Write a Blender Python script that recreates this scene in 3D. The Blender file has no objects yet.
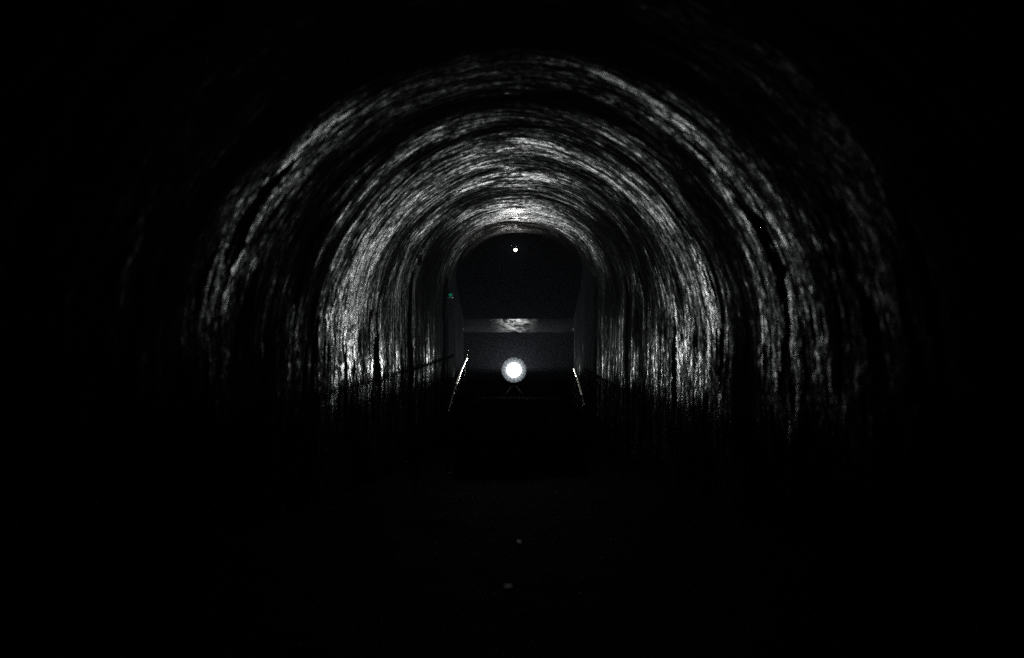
import bpy, bmesh, math, random
import numpy as np
from mathutils import Vector, Matrix

random.seed(7)
sc = bpy.context.scene
C = sc.collection
EYE = 1.60            # camera height above the floor
FPX = 995.0           # focal length in pixels (35 mm lens on a 36 mm sensor)
Y_END = 22.0          # where the narrowing bore ends

# ------------------------------------------------------------------ helpers
def tag(o, label=None, cat=None, group=None, kind=None):
    if label: o['label'] = label
    if cat: o['category'] = cat
    if group: o['group'] = group
    if kind: o['kind'] = kind
    return o

def empty(name, loc, label, cat, group=None):
    o = bpy.data.objects.new(name, None); C.objects.link(o)
    o.location = loc; o.empty_display_size = .2
    return tag(o, label, cat, group)

def obj(name, bm, mat, parent=None, smooth=True):
    """bmesh in world coordinates -> one object, kept in place under its parent"""
    me = bpy.data.meshes.new(name)
    bmesh.ops.recalc_face_normals(bm, faces=bm.faces[:])
    bm.to_mesh(me); bm.free()
    return link(name, me, mat, parent, smooth)

def world_loc(p):
    v = Vector((0, 0, 0))
    while p is not None:
        v += p.location; p = p.parent
    return v

def link(name, me, mat, parent=None, smooth=True):
    o = bpy.data.objects.new(name, me); C.objects.link(o)
    me.materials.append(mat)
    if smooth:
        for p in me.polygons: p.use_smooth = True
    if parent is not None:
        off = world_loc(parent)
        me.transform(Matrix.Translation(-off))
        o.parent = parent
    return o

def box(bm, x0, x1, y0, y1, z0, z1, bevel=0.0):
    r = bmesh.ops.create_cube(bm, size=1.0)
    vs = r['verts']
    bmesh.ops.scale(bm, vec=(x1-x0, y1-y0, z1-z0), verts=vs)
    bmesh.ops.translate(bm, vec=((x0+x1)/2, (y0+y1)/2, (z0+z1)/2), verts=vs)
    if bevel:
        es = list({e for v in vs for e in v.link_edges})
        bmesh.ops.bevel(bm, geom=es, offset=bevel, segments=2, affect='EDGES', profile=.6)

def lathe(bm, prof, axis, org, seg=32, cap=True):
    """prof: list of (radius, distance along axis)"""
    axis = Vector(axis).normalized()
    u = axis.orthogonal().normalized(); w = axis.cross(u)
    rings = []
    for r, d in prof:
        rings.append([bm.verts.new(Vector(org)+axis*d+(u*math.cos(2*math.pi*k/seg)+w*math.sin(2*math.pi*k/seg))*r) for k in range(seg)])
    for a, b in zip(rings, rings[1:]):
        for k in range(seg):
            bm.faces.new((a[k], a[(k+1) % seg], b[(k+1) % seg], b[k]))
    if cap:
        bm.faces.new(rings[0]); bm.faces.new(rings[-1][::-1])

def tube(bm, pts, r, seg=12):
    pts = [Vector(p) for p in pts]
    rings = []
    for i, p in enumerate(pts):
        d = (pts[min(i+1, len(pts)-1)] - pts[max(i-1, 0)]).normalized()
        u = d.cross(Vector((1, 0, 0.001)))
        if u.length < .05: u = d.cross(Vector((0, 0, 1)))
        u.normalize(); w = d.cross(u)
        rr = r[i] if isinstance(r, (list, tuple)) else r
        rings.append([bm.verts.new(p+(u*math.cos(2*math.pi*k/seg)+w*math.sin(2*math.pi*k/seg))*rr) for k in range(seg)])
    for a, b in zip(rings, rings[1:]):
        for k in range(seg):
            bm.faces.new((a[k], a[(k+1) % seg], b[(k+1) % seg], b[k]))
    bm.faces.new(rings[0]); bm.faces.new(rings[-1][::-1])

# numpy value noise -----------------------------------------------------
rng = np.random.RandomState(11)
def vnoise(u, v, seed):
    g = np.random.RandomState(seed).uniform(-1, 1, (512, 512))
    iu = np.floor(u).astype(int); iv = np.floor(v).astype(int)
    fu = u-iu; fv = v-iv
    fu = fu*fu*(3-2*fu); fv = fv*fv*(3-2*fv)
    a = g[iu % 512, iv % 512]; b = g[(iu+1) % 512, iv % 512]
    c = g[iu % 512, (iv+1) % 512]; d = g[(iu+1) % 512, (iv+1) % 512]
    return (a*(1-fu)+b*fu)*(1-fv)+(c*(1-fu)+d*fu)*fv

def smooth01(x): x = np.clip(x, 0, 1); return x*x*(3-2*x)

# ------------------------------------------------------------------ materials
def new_mat(name):
    m = bpy.data.materials.new(name); m.use_nodes = True
    nt = m.node_tree
    return m, nt, nt.nodes['Principled BSDF']

def N(nt, t, **kw):
    n = nt.nodes.new(t)
    for k, v in kw.items():
        if k.startswith('i_'): n.inputs[k[2:].replace('_', ' ')].default_value = v
        else: setattr(n, k, v)
    return n

def ramp(nt, src, p0, p1, c0=(0, 0, 0, 1), c1=(1, 1, 1, 1)):
    r = nt.nodes.new('ShaderNodeValToRGB')
    r.color_ramp.elements[0].position = p0; r.color_ramp.elements[1].position = p1
    r.color_ramp.elements[0].color = c0; r.color_ramp.elements[1].color = c1
    nt.links.new(src, r.inputs['Fac'])
    return r.outputs['Color']

def mapped(nt, coord, scale, loc=(0, 0, 0)):
    mp = nt.nodes.new('ShaderNodeMapping'); mp.inputs['Scale'].default_value = scale
    mp.inputs['Location'].default_value = loc
    nt.links.new(coord, mp.inputs['Vector'])
    return mp.outputs['Vector']

def noise(nt, vec, scale, detail=4, rough=.55, dist=0.0):
    n = nt.nodes.new('ShaderNodeTexNoise')
    n.inputs['Scale'].default_value = scale; n.inputs['Detail'].default_value = detail
    n.inputs['Roughness'].default_value = rough; n.inputs['Distortion'].default_value = dist
    nt.links.new(vec, n.inputs['Vector'])
    return n.outputs['Fac']

def math_(nt, op, a, b=None, clamp=False):
    n = nt.nodes.new('ShaderNodeMath'); n.operation = op; n.use_clamp = clamp
    for i, x in enumerate((a, b)):
        if x is None: continue
        if isinstance(x, (int, float)): n.inputs[i].default_value = x
        else: nt.links.new(x, n.inputs[i])
    return n.outputs[0]

def mix_col(nt, fac, a, b):
    n = nt.nodes.new('ShaderNodeMix'); n.data_type = 'RGBA'
    nt.links.new(fac, n.inputs[0])
    n.inputs[6].default_value = a; n.inputs[7].default_value = b
    return n.outputs[2]

def lining_mat():
    """scoured, moist concrete with light and shade painted in: trowel lines run round the bore (UV u = round the bore, v = along it, both in metres)"""
    m, nt, b = new_mat('damp_lit_lining')
    uv = nt.nodes.new('ShaderNodeTexCoord').outputs['UV']
    streak = noise(nt, mapped(nt, uv, (.9, 8, 1)), 1.0, 8, .74, .7)
    fine = noise(nt, mapped(nt, uv, (5.0, 55, 1), (3, 9, 0)), 1.0, 4, .6, .2)
    grain = noise(nt, mapped(nt, uv, (15, 24, 1)), 1.0, 4, .7)
    patch = noise(nt, mapped(nt, uv, (.38, .8, 1), (5.3, 2.1, 0)), 1.0, 5, .6, .5)
    h = math_(nt, 'ADD', math_(nt, 'MULTIPLY', streak, .9), math_(nt, 'MULTIPLY', fine, .28))
    h = math_(nt, 'ADD', h, math_(nt, 'MULTIPLY', grain, .55))
    lump = noise(nt, mapped(nt, uv, (2.2, 4.0, 1), (1, 4, 0)), 1.0, 4, .6, .3)
    h = math_(nt, 'ADD', h, math_(nt, 'MULTIPLY', lump, 2.6))
    bp = N(nt, 'ShaderNodeBump'); bp.inputs['Strength'].default_value = 1.0
    bp.inputs['Distance'].default_value = .028
    nt.links.new(h, bp.inputs['Height']); nt.links.new(bp.outputs['Normal'], b.inputs['Normal'])
    # random soot and lime stains, plus painted patches of light and shade
    big = noise(nt, mapped(nt, uv, (.22, .33, 1), (1.7, 8.4, 0)), 1.0, 3, .5, .8)
    stain_and_light = math_(nt, 'ADD', math_(nt, 'MULTIPLY', patch, .7), math_(nt, 'MULTIPLY', math_(nt, 'SUBTRACT', streak, .22), 1.35))
    stain_and_light = math_(nt, 'ADD', math_(nt, 'ADD', stain_and_light, .2), math_(nt, 'MULTIPLY', big, .4))
    at = nt.nodes.new('ShaderNodeAttribute'); at.attribute_name = 'painted_light'
    stain_and_light = math_(nt, 'ADD', stain_and_light, at.outputs['Fac'])
    f = ramp(nt, math_(nt, 'MULTIPLY', stain_and_light, .45), .47, .66)
    st2 = noise(nt, mapped(nt, uv, (.85, 5.5, 1), (7, 3, 0)), 1.0, 8, .74, .9)
    st2 = ramp(nt, st2, .38, .62)
    f = math_(nt, 'MULTIPLY', f, math_(nt, 'ADD', math_(nt, 'MULTIPLY', st2, .94), .06))
    mot = noise(nt, mapped(nt, uv, (1.9, 3.4, 1), (2, 11, 0)), 1.0, 6, .7, .6)
    spk = noise(nt, mapped(nt, uv, (11, 17, 1), (4, 1, 0)), 1.0, 4, .7)
    f = math_(nt, 'MULTIPLY', f, ramp(nt, mot, .34, .64, (.30, .30, .30, 1)))
    f = math_(nt, 'MULTIPLY', f, ramp(nt, spk, .36, .60, (.22, .22, .22, 1)))
    f = math_(nt, 'MULTIPLY', f, 1.0)
    clouds = math_(nt, 'MULTIPLY', ramp(nt, mot, .36, .66), ramp(nt, spk, .40, .60))  # soft grey sheen painted into the lining colour
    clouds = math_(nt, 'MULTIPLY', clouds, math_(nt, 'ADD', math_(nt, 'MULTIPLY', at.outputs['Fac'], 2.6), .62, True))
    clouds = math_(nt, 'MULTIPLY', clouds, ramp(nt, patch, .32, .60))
    f = math_(nt, 'ADD', f, math_(nt, 'MULTIPLY', st2, .02), True)
    # painted light falloff: lining bright at the far end, darker towards the camera
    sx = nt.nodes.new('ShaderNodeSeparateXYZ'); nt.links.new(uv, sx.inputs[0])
    light_falloff = nt.nodes.new('ShaderNodeMapRange'); light_falloff.interpolation_type = 'SMOOTHSTEP'
    light_falloff.inputs['From Min'].default_value = 3.5; light_falloff.inputs['From Max'].default_value = 14
    nt.links.new(sx.outputs[1], light_falloff.inputs['Value']); light_falloff = light_falloff.outputs[0]
    f = math_(nt, 'MULTIPLY', f, math_(nt, 'ADD', math_(nt, 'MULTIPLY', light_falloff, .96), .04))
    f = math_(nt, 'ADD', f, math_(nt, 'MULTIPLY', clouds, math_(nt, 'ADD', math_(nt, 'MULTIPLY', light_falloff, .26), .16)))
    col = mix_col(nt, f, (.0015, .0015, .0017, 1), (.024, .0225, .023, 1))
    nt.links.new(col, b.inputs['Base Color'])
    rg = math_(nt, 'ADD', math_(nt, 'MULTIPLY', grain, .3), .18)
    rg = math_(nt, 'ADD', rg, math_(nt, 'MULTIPLY', math_(nt, 'SUBTRACT', 1.0, light_falloff), .12))
    inv = math_(nt, 'SUBTRACT', 1.0, math_(nt, 'MULTIPLY', f, 2.2), True)     # dull where painted dark, glossy where painted bright
    rg = math_(nt, 'ADD', rg, math_(nt, 'MULTIPLY', inv, .7), True)
    nt.links.new(rg, b.inputs['Roughness'])
    sp = math_(nt, 'ADD', math_(nt, 'MULTIPLY', f, 1.0), .01)
    sp = math_(nt, 'MULTIPLY', sp, math_(nt, 'ADD', math_(nt, 'MULTIPLY', light_falloff, .80), .20))
    nt.links.new(sp, b.inputs['Specular IOR Level'])
    # no sheen in the painted dark areas: a matt black coat between bright patches
    df = nt.nodes.new('ShaderNodeBsdfDiffuse'); nt.links.new(col, df.inputs['Color'])
    nt.links.new(bp.outputs['Normal'], df.inputs['Normal'])
    mx = nt.nodes.new('ShaderNodeMixShader')
    nt.links.new(math_(nt, 'ADD', math_(nt, 'MULTIPLY', f, 3.5), .05, True), mx.inputs[0])
    nt.links.new(df.outputs[0], mx.inputs[1]); nt.links.new(b.outputs[0], mx.inputs[2])
    nt.links.new(mx.outputs[0], nt.nodes['Material Output'].inputs['Surface'])
    return m

def rough_mat(name, c0, c1, scale=6, rough=.9, bump=.03, spec=.1):
    m, nt, b = new_mat(name)
    ob = nt.nodes.new('ShaderNodeTexCoord').outputs['Object']
    n1 = noise(nt, ob, scale, 6, .6); n2 = noise(nt, ob, scale*6, 4, .6)
    nt.links.new(mix_col(nt, ramp(nt, n1, .35, .7), c0, c1), b.inputs['Base Color'])
    bp = N(nt, 'ShaderNodeBump'); bp.inputs['Distance'].default_value = bump
    nt.links.new(math_(nt, 'ADD', n1, math_(nt, 'MULTIPLY', n2, .4)), bp.inputs['Height'])
    nt.links.new(bp.outputs['Normal'], b.inputs['Normal'])
    b.inputs['Roughness'].default_value = rough
    b.inputs['Specular IOR Level'].default_value = spec
    return m

def metal_mat(name, col, rough, rust=0.0):
    m, nt, b = new_mat(name)
    ob = nt.nodes.new('ShaderNodeTexCoord').outputs['Object']
    n1 = noise(nt, ob, 22, 5, .6)
    nt.links.new(mix_col(nt, ramp(nt, n1, .55-rust, .75-rust*.4), (*col, 1), (.05, .03, .02, 1)), b.inputs['Base Color'])
    b.inputs['Metallic'].default_value = .9
    nt.links.new(math_(nt, 'ADD', math_(nt, 'MULTIPLY', n1, .2), rough-.1), b.inputs['Roughness'])
    bp = N(nt, 'ShaderNodeBump'); bp.inputs['Distance'].default_value = .002
    nt.links.new(n1, bp.inputs['Height']); nt.links.new(bp.outputs['Normal'], b.inputs['Normal'])
    return m

def glow_mat(name, col, strength):
    m, nt, b = new_mat(name)
    b.inputs['Base Color'].default_value = (.8, .8, .8, 1)
    b.inputs['Roughness'].default_value = .15
    b.inputs['Emission Color'].default_value = (*col, 1)
    b.inputs['Emission Strength'].default_value = strength
    return m

def soffit_mat():
    m, nt, b = new_mat('wet_beam_lit_middle')
    ob = nt.nodes.new('ShaderNodeTexCoord').outputs['Object']
    n1 = noise(nt, mapped(nt, ob, (7, 3.2, 7)), 1, 6, .65, .6); n2 = noise(nt, ob, 34, 4, .6)
    f = ramp(nt, n1, .40, .62)
    sx = nt.nodes.new('ShaderNodeSeparateXYZ'); nt.links.new(ob, sx.inputs[0])
    ax = math_(nt, 'ABSOLUTE', math_(nt, 'ADD', sx.outputs[0], .08))       # lamp light painted as a bloom round the middle of the beam
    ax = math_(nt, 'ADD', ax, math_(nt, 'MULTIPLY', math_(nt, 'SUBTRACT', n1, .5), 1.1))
    lit_pool = ramp(nt, ax, .22, .62, (.35, .35, .35, 1), (.0, .0, .0, 1))
    f = math_(nt, 'MULTIPLY', f, lit_pool)
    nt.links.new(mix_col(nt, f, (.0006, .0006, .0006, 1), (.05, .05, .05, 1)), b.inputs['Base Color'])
    nt.links.new(math_(nt, 'ADD', math_(nt, 'MULTIPLY', f, .25), .01), b.inputs['Specular IOR Level'])
    b.inputs['Roughness'].default_value = .55
    bp = N(nt, 'ShaderNodeBump'); bp.inputs['Distance'].default_value = .05
    nt.links.new(math_(nt, 'ADD', n1, math_(nt, 'MULTIPLY', n2, .3)), bp.inputs['Height'])
    nt.links.new(bp.outputs['Normal'], b.inputs['Normal'])
    df = nt.nodes.new('ShaderNodeBsdfDiffuse'); df.inputs['Color'].default_value = (.001, .001, .001, 1)
    mx = nt.nodes.new('ShaderNodeMixShader')
    nt.links.new(math_(nt, 'ADD', math_(nt, 'MULTIPLY', f, 1.5), .0, True), mx.inputs[0])
    nt.links.new(df.outputs[0], mx.inputs[1]); nt.links.new(b.outputs[0], mx.inputs[2])
    nt.links.new(mx.outputs[0], nt.nodes['Material Output'].inputs['Surface'])
    return m

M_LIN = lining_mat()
M_FLOOR = rough_mat('sooty_wet_ground', (.004, .004, .004, 1), (.012, .012, .012, 1), 5, .8, .04, .02)
M_ROCK = rough_mat('sooty_rock', (.01, .01, .011, 1), (.03, .03, .03, 1), 2.2, .95, .08, .05)
M_STEP = rough_mat('step_concrete', (.002, .002, .002, 1), (.006, .006, .006, 1), 4, .95, .02, 0.0)
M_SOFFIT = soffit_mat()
M_STEEL = metal_mat('worn_steel', (.85, .82, .72), .38, -.1)
M_DARK = metal_mat('blackened_steel', (.035, .035, .04), .6, .2)
M_KNOB = metal_mat('bright_collar', (.8, .78, .72), .22, 0)
M_HOUSE = metal_mat('lamp_housing', (.06, .06, .065), .5, .05)
M_DISH = metal_mat('halo_metal', (.17, .18, .19), .40, 0)
M_LENS = glow_mat('lit_floodlight_glass', (.95, 1.0, .98), 8)
M_BULB = glow_mat('lit_bulb_glass', (1.0, .96, .86), 9)
M_GREEN = glow_mat('green_signal_glass', (.02, .6, .38), .14)
M_WATER, _nt, _b = new_mat('puddle_water')
_b.inputs['Base Color'].default_value = (.01, .01, .012, 1); _b.inputs['Roughness'].default_value = .4; _b.inputs['Specular IOR Level'].default_value = .03
_ob = _nt.nodes.new('ShaderNodeTexCoord').outputs['Object']
_bp = N(_nt, 'ShaderNodeBump'); _bp.inputs['Distance'].default_value = .01
_nt.links.new(noise(_nt, _ob, 9, 3), _bp.inputs['Height']); _nt.links.new(_bp.outputs['Normal'], _b.inputs['Normal'])

# ------------------------------------------------------------------ the bore
def half_width(y):  return 1.22 + .123*(Y_END - np.clip(y, -1.5, Y_END))
def centre_x(y):    return .10*smooth01((np.asarray(y, float)-8)/12)
def crown(y):       return EYE + 2.97 + 0*np.asarray(y, float)
def spring(y):      return EYE + .25 + 1.35*smooth01((np.asarray(y, float)-9)/13)

def section(y, t):
    """point on the section at depth y; t in [0,1]: 0 floor left, .2 springing left, .5 crown, .8 springing right, 1 floor right.
    returns x, z, inward normal nx, nz"""
    W = half_width(y); c = centre_x(y); H = crown(y); s = spring(y); b = H-s
    x = np.zeros_like(t); z = np.zeros_like(t)
    L = t < .2; R = t > .8; V = ~(L | R)
    a = (t-.2)/.6*math.pi
    e = 2/(1.85+.4*smooth01((y-12)/9))
    ca = np.cos(a); sa = np.sin(a)
    xv = -W*np.sign(ca)*np.abs(ca)**e; zv = s+b*np.abs(sa)**e
    x = np.where(V, xv, np.where(L, -W, W)); z = np.where(V, zv, np.where(L, t/.2*s, (1-t)/.2*s))
    nx = np.where(V, -xv/W**2, np.where(L, 1, -1)); nz = np.where(V, -(zv-s)/b**2, 0)
    l = np.sqrt(nx**2+nz**2)+1e-9
    return x+c, z, nx/l, nz/l

def arc_u(t):   # metres round the bore
    return np.where(t < .2, t/.2*2.0, np.where(t > .8, 8.6+(t-.8)/.2*2.0, 2.0+(t-.2)/.6*6.6))

def relief(u, y):
    """hollows and ridges of the lining, long round the bore and short along it (metres, + = into the bore)"""
    y = y + .12*vnoise(u/.8, y/.9, 9) + .07*vnoise(u/.3, y/.5, 10) + .03*vnoise(u/.1, y/.3, 12)
    d = .018*vnoise(u/2.6, y/1.05, 3) + .013*vnoise(u/1.5+7, y/.42, 4)
    d += .0085*vnoise(u/.8, y/.17+3, 5) + .0045*vnoise(u/.35, y/.075, 6)
    d += .014*vnoise(u/.6+20, y/.8, 8)
    # shallow construction joints
    for yj, w, dep in ((19.75, .13, .07), (17.0, .07, .04)):
        d -= dep*smooth01((np.abs(u-5.3)-2.2)/1.2)*np.exp(-((y-yj)/w)**2)
    d *= .25+.75*smooth01((Y_END-y)/1.6)
    return d

# light and shade painted on the lining as bright and dark patches: (u, depth, reach round the bore, reach along it, amount)
LIGHT_PATCHES = []
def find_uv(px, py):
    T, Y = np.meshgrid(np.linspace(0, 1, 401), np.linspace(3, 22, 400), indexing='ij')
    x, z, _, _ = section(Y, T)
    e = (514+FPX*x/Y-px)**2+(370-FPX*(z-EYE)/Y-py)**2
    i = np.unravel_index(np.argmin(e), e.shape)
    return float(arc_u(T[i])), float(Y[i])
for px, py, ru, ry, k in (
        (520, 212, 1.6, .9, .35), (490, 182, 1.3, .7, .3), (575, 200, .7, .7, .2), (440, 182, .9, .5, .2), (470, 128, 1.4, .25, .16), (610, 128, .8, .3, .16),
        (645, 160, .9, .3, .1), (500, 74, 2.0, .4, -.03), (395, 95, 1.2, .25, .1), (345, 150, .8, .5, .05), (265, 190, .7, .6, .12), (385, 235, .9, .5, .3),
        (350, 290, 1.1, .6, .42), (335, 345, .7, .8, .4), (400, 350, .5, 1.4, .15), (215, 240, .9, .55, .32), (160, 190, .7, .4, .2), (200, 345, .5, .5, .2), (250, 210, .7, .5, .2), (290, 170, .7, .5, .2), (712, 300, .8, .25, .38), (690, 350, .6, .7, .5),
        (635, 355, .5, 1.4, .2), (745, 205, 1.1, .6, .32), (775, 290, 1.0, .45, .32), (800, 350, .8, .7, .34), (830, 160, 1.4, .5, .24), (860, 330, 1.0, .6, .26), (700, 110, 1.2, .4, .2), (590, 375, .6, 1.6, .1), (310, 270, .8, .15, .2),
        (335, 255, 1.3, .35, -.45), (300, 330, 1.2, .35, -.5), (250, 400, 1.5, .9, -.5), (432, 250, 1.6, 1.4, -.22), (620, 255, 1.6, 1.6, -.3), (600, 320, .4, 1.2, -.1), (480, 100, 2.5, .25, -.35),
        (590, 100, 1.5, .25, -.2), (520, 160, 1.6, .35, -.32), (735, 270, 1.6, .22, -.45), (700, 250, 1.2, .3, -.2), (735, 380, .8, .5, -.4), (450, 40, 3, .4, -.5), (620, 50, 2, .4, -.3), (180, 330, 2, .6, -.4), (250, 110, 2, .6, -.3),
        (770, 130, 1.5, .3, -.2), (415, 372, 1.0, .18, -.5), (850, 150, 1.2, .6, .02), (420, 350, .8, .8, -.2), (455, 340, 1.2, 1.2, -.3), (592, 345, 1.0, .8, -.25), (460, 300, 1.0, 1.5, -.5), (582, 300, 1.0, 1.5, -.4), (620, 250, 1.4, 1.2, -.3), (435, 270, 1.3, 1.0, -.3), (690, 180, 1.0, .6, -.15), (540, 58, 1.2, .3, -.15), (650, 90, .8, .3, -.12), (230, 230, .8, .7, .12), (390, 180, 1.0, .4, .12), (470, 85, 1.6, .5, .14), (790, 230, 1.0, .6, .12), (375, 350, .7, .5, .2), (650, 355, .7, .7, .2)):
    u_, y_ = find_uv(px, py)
    LIGHT_PATCHES.append((u_, y_, ru, ry, k))
def painted_light(u, y):
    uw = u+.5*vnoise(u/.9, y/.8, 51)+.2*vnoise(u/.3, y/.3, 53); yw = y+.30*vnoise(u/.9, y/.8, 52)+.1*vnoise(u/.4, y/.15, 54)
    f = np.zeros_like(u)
    for a, b, ru, ry, k in LIGHT_PATCHES:
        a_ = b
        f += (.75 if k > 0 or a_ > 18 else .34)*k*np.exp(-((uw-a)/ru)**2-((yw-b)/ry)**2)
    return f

def bore_mesh(name, t0, t1, nt_, y0, y1, ny, parent):
    ts = np.linspace(t0, t1, nt_); ys = y0 + (y1-y0)*np.linspace(0, 1, ny)
    T, Y = np.meshgrid(ts, ys, indexing='ij')
    x, z, nx, nz = section(Y, T)
    U = arc_u(T)
    d = relief(U, Y)
    # no relief where the walls stand in the floor
    x = x+nx*d; z = z+nz*d
    z = np.where((T <= 0) | (T >= 1), -.12, z)
    co = np.stack([x, Y, z], -1).reshape(-1, 3)
    idx = np.arange(nt_*ny).reshape(nt_, ny)
    f = np.stack([idx[:-1, :-1], idx[:-1, 1:], idx[1:, 1:], idx[1:, :-1]], -1).reshape(-1, 4)
    me = bpy.data.meshes.new(name)
    me.vertices.add(len(co)); me.vertices.foreach_set('co', co.ravel())
    me.loops.add(f.size); me.loops.foreach_set('vertex_index', f.ravel())
    me.polygons.add(len(f)); me.polygons.foreach_set('loop_start', np.arange(0, f.size, 4))
    me.update()
    uvl = me.uv_layers.new(name='UVMap')
    uvs = np.stack([U.reshape(-1)[f.ravel()], Y.reshape(-1)[f.ravel()]], -1)
    uvl.data.foreach_set('uv', uvs.ravel())
    at = me.attributes.new('painted_light', 'FLOAT', 'POINT'); at.data.foreach_set('value', painted_light(U, Y).astype(np.float32).ravel())
    me.validate()
    return link(name, me, M_LIN, parent)

tunnel = empty('tunnel', (0, 8, 0), 'long dark arched tunnel lining of moist streaked concrete, narrowing towards the lamps', 'tunnel')
NY = 1500
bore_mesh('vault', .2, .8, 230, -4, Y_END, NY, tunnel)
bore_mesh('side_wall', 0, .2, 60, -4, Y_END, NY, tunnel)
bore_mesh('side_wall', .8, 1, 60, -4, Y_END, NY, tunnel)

def ring_profile(y, n=60, grow=0.0):
    t = np.linspace(0, 1, n); x, z, nx, nz = section(np.full(n, y), t)
    return [(float(a-p*grow), float(max(c, -.1)) if grow == 0 else float(max(c-q*grow, -.1))) for a, c, p, q in zip(x, z, nx, nz)]

# the dark hall beyond the bore, and the wall behind the photographer
hall = empty('dark_hall', (0, 28, 0), 'unlit black hall opening beyond the far end of the tunnel', 'hall')
bm = bmesh.new()
inner = ring_profile(Y_END, 60); outer = []
for x, z in inner:
    v = Vector((x-.1, z-2.2)); k = 2.2 if z > 0.2 else 2.2
    outer.append((v.x*3.0, max(v.y*1.9+2.6, -.1)))
a = [bm.verts.new((x, Y_END+.01, z)) for x, z in inner]; b_ = [bm.verts.new((x, Y_END+.25, z)) for x, z in outer]
for i in range(len(a)-1): bm.faces.new((a[i], a[i+1], b_[i+1], b_[i]))
obj('portal_wall', bm, M_ROCK, hall)
bm = bmesh.new(); prev = None
for j in range(25):
    y = Y_END+.25+j*.6
    cur = []
    for i, (x, z) in enumerate(outer):
        n_ = float(vnoise(np.array(i*.35), np.array(j*.5), 21))*.18
        cur.append(bm.verts.new((x*(1+n_*.2), y, z*(1+n_*.1))))
    if prev:
        for i in range(len(cur)-1): bm.faces.new((prev[i], prev[i+1], cur[i+1], cur[i]))
    prev = cur
bm.faces.new(prev)
obj('hall_lining', bm, M_ROCK, hall)

bm = bmesh.new()
pr = ring_profile(-3.98, 60); bm.faces.new([bm.verts.new((x*1.05, -3.97, z)) for x, z in pr])
back = obj('end_wall', bm, M_ROCK); tag(back, 'black rock wall closing the tunnel behind the photographer', 'wall')

# ground: one sheet with low rubble relief
nx_, ny_ = 150, 620
X, Y = np.meshgrid(np.linspace(-9, 9, nx_), np.linspace(-6, 40, ny_), indexing='ij')
Z = .03*vnoise(X/.9, Y/.9, 31)+.016*vnoise(X/.25, Y/.25, 32)+.008*vnoise(X/.1, Y/.1, 33)-.03
co = np.stack([X, Y, Z], -1).reshape(-1, 3); idx = np.arange(nx_*ny_).reshape(nx_, ny_)
f = np.stack([idx[:-1, :-1], idx[1:, :-1], idx[1:, 1:], idx[:-1, 1:]], -1).reshape(-1, 4)
me = bpy.data.meshes.new('ground')
me.from_pydata(co.tolist(), [], f.tolist())
tag(link('ground', me, M_FLOOR), kind='structure')

# puddles that glint on the floor in front of the camera
def puddle(px, py, rx, ry, seed, label):
    y = EYE*FPX/(py-370.0); x = (px-514)*y/FPX
    r = random.Random(seed); bm = bmesh.new(); vs = []
    n = 28; ph = [r.uniform(0, 6.28) for _ in range(4)]
    for k in range(n):
        a = 2*math.pi*k/n; q = 1+.22*math.sin(2*a+ph[0])+.15*math.sin(3*a+ph[1])+.08*math.sin(5*a+ph[2])
        vs.append(bm.verts.new((x+rx*q*math.cos(a), y+ry*q*math.sin(a), -.012)))
    top = bm.faces.new(vs)
    e = bmesh.ops.extrude_face_region(bm, geom=[top])
    bmesh.ops.translate(bm, vec=(0, 0, -.05), verts=[v for v in e['geom'] if isinstance(v, bmesh.types.BMVert)])
    o = obj('puddle', bm, M_WATER, smooth=False)
    tag(o, label, 'puddle')
puddle(508, 584, .022, .05, 3, 'larger puddle glinting on the black floor nearest the camera')
puddle(519, 540, .022, .06, 5, 'small faint puddle on the black floor farther from the camera')

# ------------------------------------------------------------------ deck slab with moist sloping soffit
def P(px, py, y): return ((px-514)*y/FPX, y, EYE+(370-py)*y/FPX)
deck = empty('deck_slab', (.1, 21, EYE+.9), 'concrete slab across the tunnel with a lit moist underside above the floodlight', 'slab')
bm = bmesh.new()
ya, yb = 22.05, 23.5
ha, hb = EYE+51*ya/FPX, EYE+38*yb/FPX
nX, nY = 120, 40
grid = []
for i in range(nX+1):
    row = []
    for j in range(nY+1):
        s, q = i/nX, j/nY
        y = ya+(yb-ya)*q; w = 1.27
        x = .1+(-1+2*s)*w
        z = ha+(hb-ha)*q + .02*float(vnoise(np.array(x*3), np.array(y*3), 41)) + .012*float(vnoise(np.array(x*9), np.array(y*9), 42))
        row.append(bm.verts.new((x, y, z)))
    grid.append(row)
for i in range(nX):
    for j in range(nY): bm.faces.new((grid[i][j], grid[i][j+1], grid[i+1][j+1], grid[i+1][j]))
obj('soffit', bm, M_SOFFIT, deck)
bm = bmesh.new()
w0 = w1 = 1.27
# body above the soffit, front face first
v = [bm.verts.new(p) for p in ((.1-w0, ya, ha), (.1+w0, ya, ha), (.1+w0, ya, ha+.32), (.1-w0, ya, ha+.32),
                               (.1-w1, yb, hb+.05), (.1+w1, yb, hb+.05), (.1+w1, yb, ha+.32), (.1-w1, yb, ha+.32))]
for q in ((0, 1, 2, 3), (4, 7, 6, 5), (3, 2, 6, 7), (0, 3, 7, 4), (1, 5, 6, 2)): bm.faces.new([v[k] for k in q])
obj('slab_body', bm, M_ROCK, deck, smooth=False)
bm = bmesh.new(); box(bm, -3.2, 3.4, 23.52, 31.5, hb+.09, ha+.32, .01)
obj('slab_extension', bm, M_ROCK, deck, smooth=False)

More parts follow.
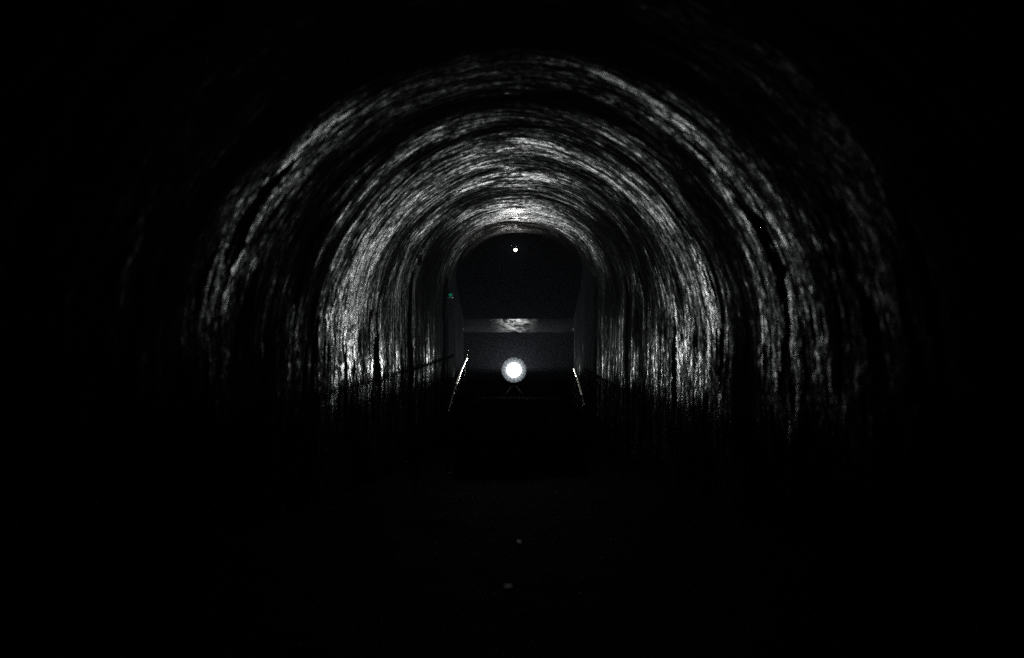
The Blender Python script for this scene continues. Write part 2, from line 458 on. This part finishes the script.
# ------------------------------------------------------------------ steps up to the opening
steps = empty('stepped_ramp', (.1, 18, 0), 'dark shallow concrete steps climbing to the floodlight between the handrails', 'steps')
yy = 15.2; hgt = 0
n = 7
for k in range(n):
    y0 = 15.2+k*.92; z1 = .135*(k+1)
    bm = bmesh.new(); y1 = y0+.92 if k < n-1 else 29.0
    wl = -.92; wr = 1.12
    box(bm, wl, wr, y0, y1-.003, -.1, z1, .015)
    obj('step', bm, M_STEP, steps, smooth=False)
TOP = .135*n

# ------------------------------------------------------------------ handrails
def handrail(label, pts, bright_to, posts, side, bulbs):
    """pts: rail path from the opening towards the camera; beyond index bright_to the tube is dark metal and only collars shine"""
    t = empty('handrail', (pts[0][0], pts[0][1], 0), label, 'handrail', 'handrails beside the steps')
    bm = bmesh.new(); tube(bm, pts[:bright_to+1], .024); obj('rail', bm, M_STEEL, t)
    bm = bmesh.new(); tube(bm, pts[bright_to:], .015); obj('dark_rail', bm, M_DARK, t)
    for p, zb in posts:
        bm = bmesh.new(); tube(bm, [(p[0], p[1], p[2]-.015), (p[0]+side*.02, p[1], p[2]-.3), (p[0]+side*.02, p[1], zb-.03)], .016)
        box(bm, p[0]+side*.02-.05, p[0]+side*.02+.05, p[1]-.05, p[1]+.05, zb-.02, zb+.012, .004)
        obj('post', bm, M_DARK, t)
    for p, r in bulbs:
        bm = bmesh.new(); bmesh.ops.create_uvsphere(bm, u_segments=16, v_segments=10, radius=r, matrix=Matrix.Translation(p))
        obj('collar', bm, M_KNOB, t)
    return t
def lerp_path(ctrl, n=8):
    out = []
    for a, b in zip(ctrl, ctrl[1:]):
        for k in range(n): out.append(tuple(Vector(a).lerp(Vector(b), k/n)))
    out.append(ctrl[-1]); return out
def zb(y):
    return 0 if y < 15.2 else .135*min(n, int((y-15.2)/.92)+1)
L0 = P(466.5, 358, 21.4); L1 = P(461, 370, 19.6); L2 = P(455.5, 386, 17.6); L3 = P(448, 412, 15.3)
pathL = lerp_path([L0, L1, L2, L3])
handrail('left handrail of the pair, its longer bright top sloping down from the opening', pathL, 16,
         [(P(465, 361, 20.9), zb(20.9)), (P(459.5, 374, 19.1), zb(19.1)), (L2, zb(17.6)), (P(448.6, 410, 15.4), 0)], -1,
         [(P(455.6, 387, 17.55), .032), (P(455.8, 390.5, 17.2), .026), (P(453.5, 395, 16.8), .045), (P(451, 403, 16.1), .026), (P(448, 412, 15.3), .032),
          (P(468, 350, 21.5), .012), (P(466.8, 355, 21.45), .016)])
R0 = P(574.5, 369, 21.2); R1 = P(578, 379, 19.8); R2 = P(582.5, 397, 18.2); R3 = P(584.5, 407, 17.4)
pathR = lerp_path([R0, R1, R2, R3])
handrail('right handrail of the pair, shorter and curving down beside the bright wall', pathR, 16,
         [(P(575.5, 371, 20.8), zb(20.8)), (R2, zb(18.2)), (P(584.2, 406, 17.5), zb(17.5))], 1,
         [(P(584, 401.5, 17.8), .024), (P(584.7, 406, 17.45), .042)])

# ------------------------------------------------------------------ floodlight (main lamp)
LX, LY, LZ = P(514, 370, 23.8)
fl = empty('floodlight', (LX, LY, TOP), 'large dazzling white floodlight on a stand under the slab', 'floodlight')
bm = bmesh.new()      # added to give the lamp a halo: fluted reflector dish
NR, NA = 26, 18*12
dish = []
for i in range(NR+1):
    row = []
    for k in range(NA):
        a = 2*math.pi*k/NA
        fl_ = abs(math.sin(9*a+.4*math.sin(3*a)))**.6
        r_ = .06+(.235+.004*fl_)*(i/NR)**1.3
        row.append(bm.verts.new((LX+r_*math.sin(a), LY+.06-.02*r_**2-.05*r_*fl_, LZ+r_*math.cos(a))))
    dish.append(row)
for i in range(NR):
    for k in range(NA):
        bm.faces.new((dish[i][k], dish[i][(k+1) % NA], dish[i+1][(k+1) % NA], dish[i+1][k]))
obj('halo_reflector', bm, M_DISH, fl)
bm = bmesh.new()
lathe(bm, [(.08, .30), (.15, .27), (.19, .16), (.20, .10), (.11, .075)], (0, 1, 0), (LX, LY, LZ), 40)
obj('housing', bm, M_HOUSE, fl)
bm = bmesh.new()
lathe(bm, [(.001, -.028), (.06, -.026), (.12, -.014), (.168, .004), (.168, .02), (.001, .02)], (0, 1, 0), (LX, LY-.15, LZ), 40, cap=False)
obj('lens', bm, M_LENS, fl)
bm = bmesh.new()
tube(bm, [(LX-.215, LY+.17, LZ), (LX-.215, LY+.17, LZ-.29), (LX, LY+.17, LZ-.31), (LX+.215, LY+.17, LZ-.29), (LX+.215, LY+.17, LZ)], .014)
obj('yoke', bm, M_DARK, fl)
bm = bmesh.new(); tube(bm, [(LX, LY+.17, LZ-.3), (LX, LY+.17, TOP+.25)], .02)
obj('pole', bm, M_ROCK, fl)
for k in range(3):
    a = math.radians(90+120*k); bm = bmesh.new()
    tube(bm, [(LX, LY+.17, TOP+.32), (LX+.3*math.cos(a), LY+.17+.3*math.sin(a), TOP+.012)], .013)
    obj('leg', bm, M_ROCK, fl)

ld = bpy.data.lights.new('floodlight_beam', 'SPOT'); ld.spot_size = math.radians(179.9); ld.spot_blend = .11; ld.energy = 920; ld.color = (.96, 1.0, .99); ld.shadow_soft_size = .06
lo = bpy.data.objects.new('floodlight_beam', ld); C.objects.link(lo); lo.parent = fl
ld3 = bpy.data.lights.new('halo_light', 'POINT'); ld3.energy = 20; ld3.color = (.93, .98, 1.0); ld3.shadow_soft_size = .006  # added light hidden behind the lens, brightens the halo dish
lo3 = bpy.data.objects.new('halo_light', ld3); C.objects.link(lo3); lo3.parent = fl
lo3.location = Vector((LX, LY-.03, LZ))-world_loc(fl)
lo.location = Vector((LX, LY-.15-.13, LZ))-world_loc(fl)
lo.rotation_euler = (math.radians(180+3.5), 0, 0)   # the beam is thrown forward and up, cut off by the cone edge to keep the lower walls dark

# ------------------------------------------------------------------ small lamp under the crown
UX, UY, UZ = P(515.5, 250, 21.6)
ul = empty('crown_lamp', (UX, UY, UZ), 'small bright bulb hanging high in the black arch', 'lamp')
bm = bmesh.new(); lathe(bm, [(.001, -.034), (.02, -.028), (.034, -.006), (.034, .006), (.02, .02)], (0, 1, 0), (UX, UY, UZ), 20, cap=False)
obj('bulb', bm, M_BULB, ul)
bm = bmesh.new(); lathe(bm, [(.048, .0), (.05, .03), (.03, .09), (.012, .11)], (0, 1, 0), (UX, UY, UZ), 24)
obj('shade', bm, M_HOUSE, ul)
bm = bmesh.new(); tube(bm, [(UX, UY+.07, UZ+.03), (UX, UY+.07, float(crown(20))+.05)], .008)
obj('hanger', bm, M_ROCK, ul)
ld2 = bpy.data.lights.new('crown_lamp_light', 'SPOT'); ld2.spot_size = math.radians(175); ld2.spot_blend = .9; ld2.energy = 45; ld2.color = (1.0, .97, .92); ld2.shadow_soft_size = .03
lo2 = bpy.data.objects.new('crown_lamp_light', ld2); C.objects.link(lo2); lo2.parent = ul; lo2.location = (0, -.07, 0); lo2.rotation_euler = (math.radians(-90-12), 0, 0)

# ------------------------------------------------------------------ green signal lamp on the left wall
gy = 18.6; gx, gy, gz = P(450.5, 295, 18.6)
gl = empty('signal_lamp', (gx, gy, gz), 'tiny dim green signal lamp on the left wall of the tunnel', 'signal lamp')
bm = bmesh.new(); lathe(bm, [(.001, -.03), (.02, -.026), (.032, -.01), (.034, .0)], (0, 1, 0), (gx, gy, gz), 20)
obj('lens', bm, M_GREEN, gl)
bm = bmesh.new(); box(bm, gx-.07, gx+.04, gy+.004, gy+.07, gz-.05, gz+.05, .008); obj('housing', bm, M_HOUSE, gl)

# ------------------------------------------------------------------ haze
HAZE = True
if HAZE:
    bm = bmesh.new(); box(bm, -10, 10, -7, 42, -1.1, 9.5)
    m = bpy.data.materials.new('haze_air'); m.use_nodes = True; nt = m.node_tree
    nt.nodes.remove(nt.nodes['Principled BSDF'])
    pv = nt.nodes.new('ShaderNodeVolumePrincipled'); pv.inputs['Density'].default_value = .00035
    pv.inputs['Color'].default_value = (.8, .85, 1, 1); pv.inputs['Anisotropy'].default_value = .5
    nt.links.new(pv.outputs[0], nt.nodes['Material Output'].inputs['Volume'])
    h = obj('haze', bm, m, smooth=False); tag(h, kind='stuff')

# ------------------------------------------------------------------ world, camera, render
w = bpy.data.worlds.new('World'); sc.world = w; w.use_nodes = True
w.node_tree.nodes['Background'].inputs[0].default_value = (0, 0, 0, 1)
w.node_tree.nodes['Background'].inputs[1].default_value = 0

cd = bpy.data.cameras.new('camera'); cam = bpy.data.objects.new('camera', cd); C.objects.link(cam)
cam.location = (0, 0, EYE); cam.rotation_euler = (math.radians(90), 0, 0)
cd.lens = 35; cd.sensor_width = 36; cd.clip_end = 200; cd.clip_start = .05
cd.shift_x = -2/1024; cd.shift_y = 41/1024
cd.dof.use_dof = True; cd.dof.focus_distance = 18; cd.dof.aperture_fstop = .55
sc.camera = cam

sc.render.engine = 'CYCLES'
cy = sc.cycles
cy.use_denoising = False
cy.max_bounces = 5; cy.volume_bounces = 0; cy.diffuse_bounces = 3; cy.glossy_bounces = 3
cy.sample_clamp_indirect = .4
cy.caustics_reflective = False; cy.caustics_refractive = False
sc.view_settings.view_transform = 'Standard'; sc.view_settings.look = 'None'
sc.view_settings.exposure = 0; sc.view_settings.gamma = 1
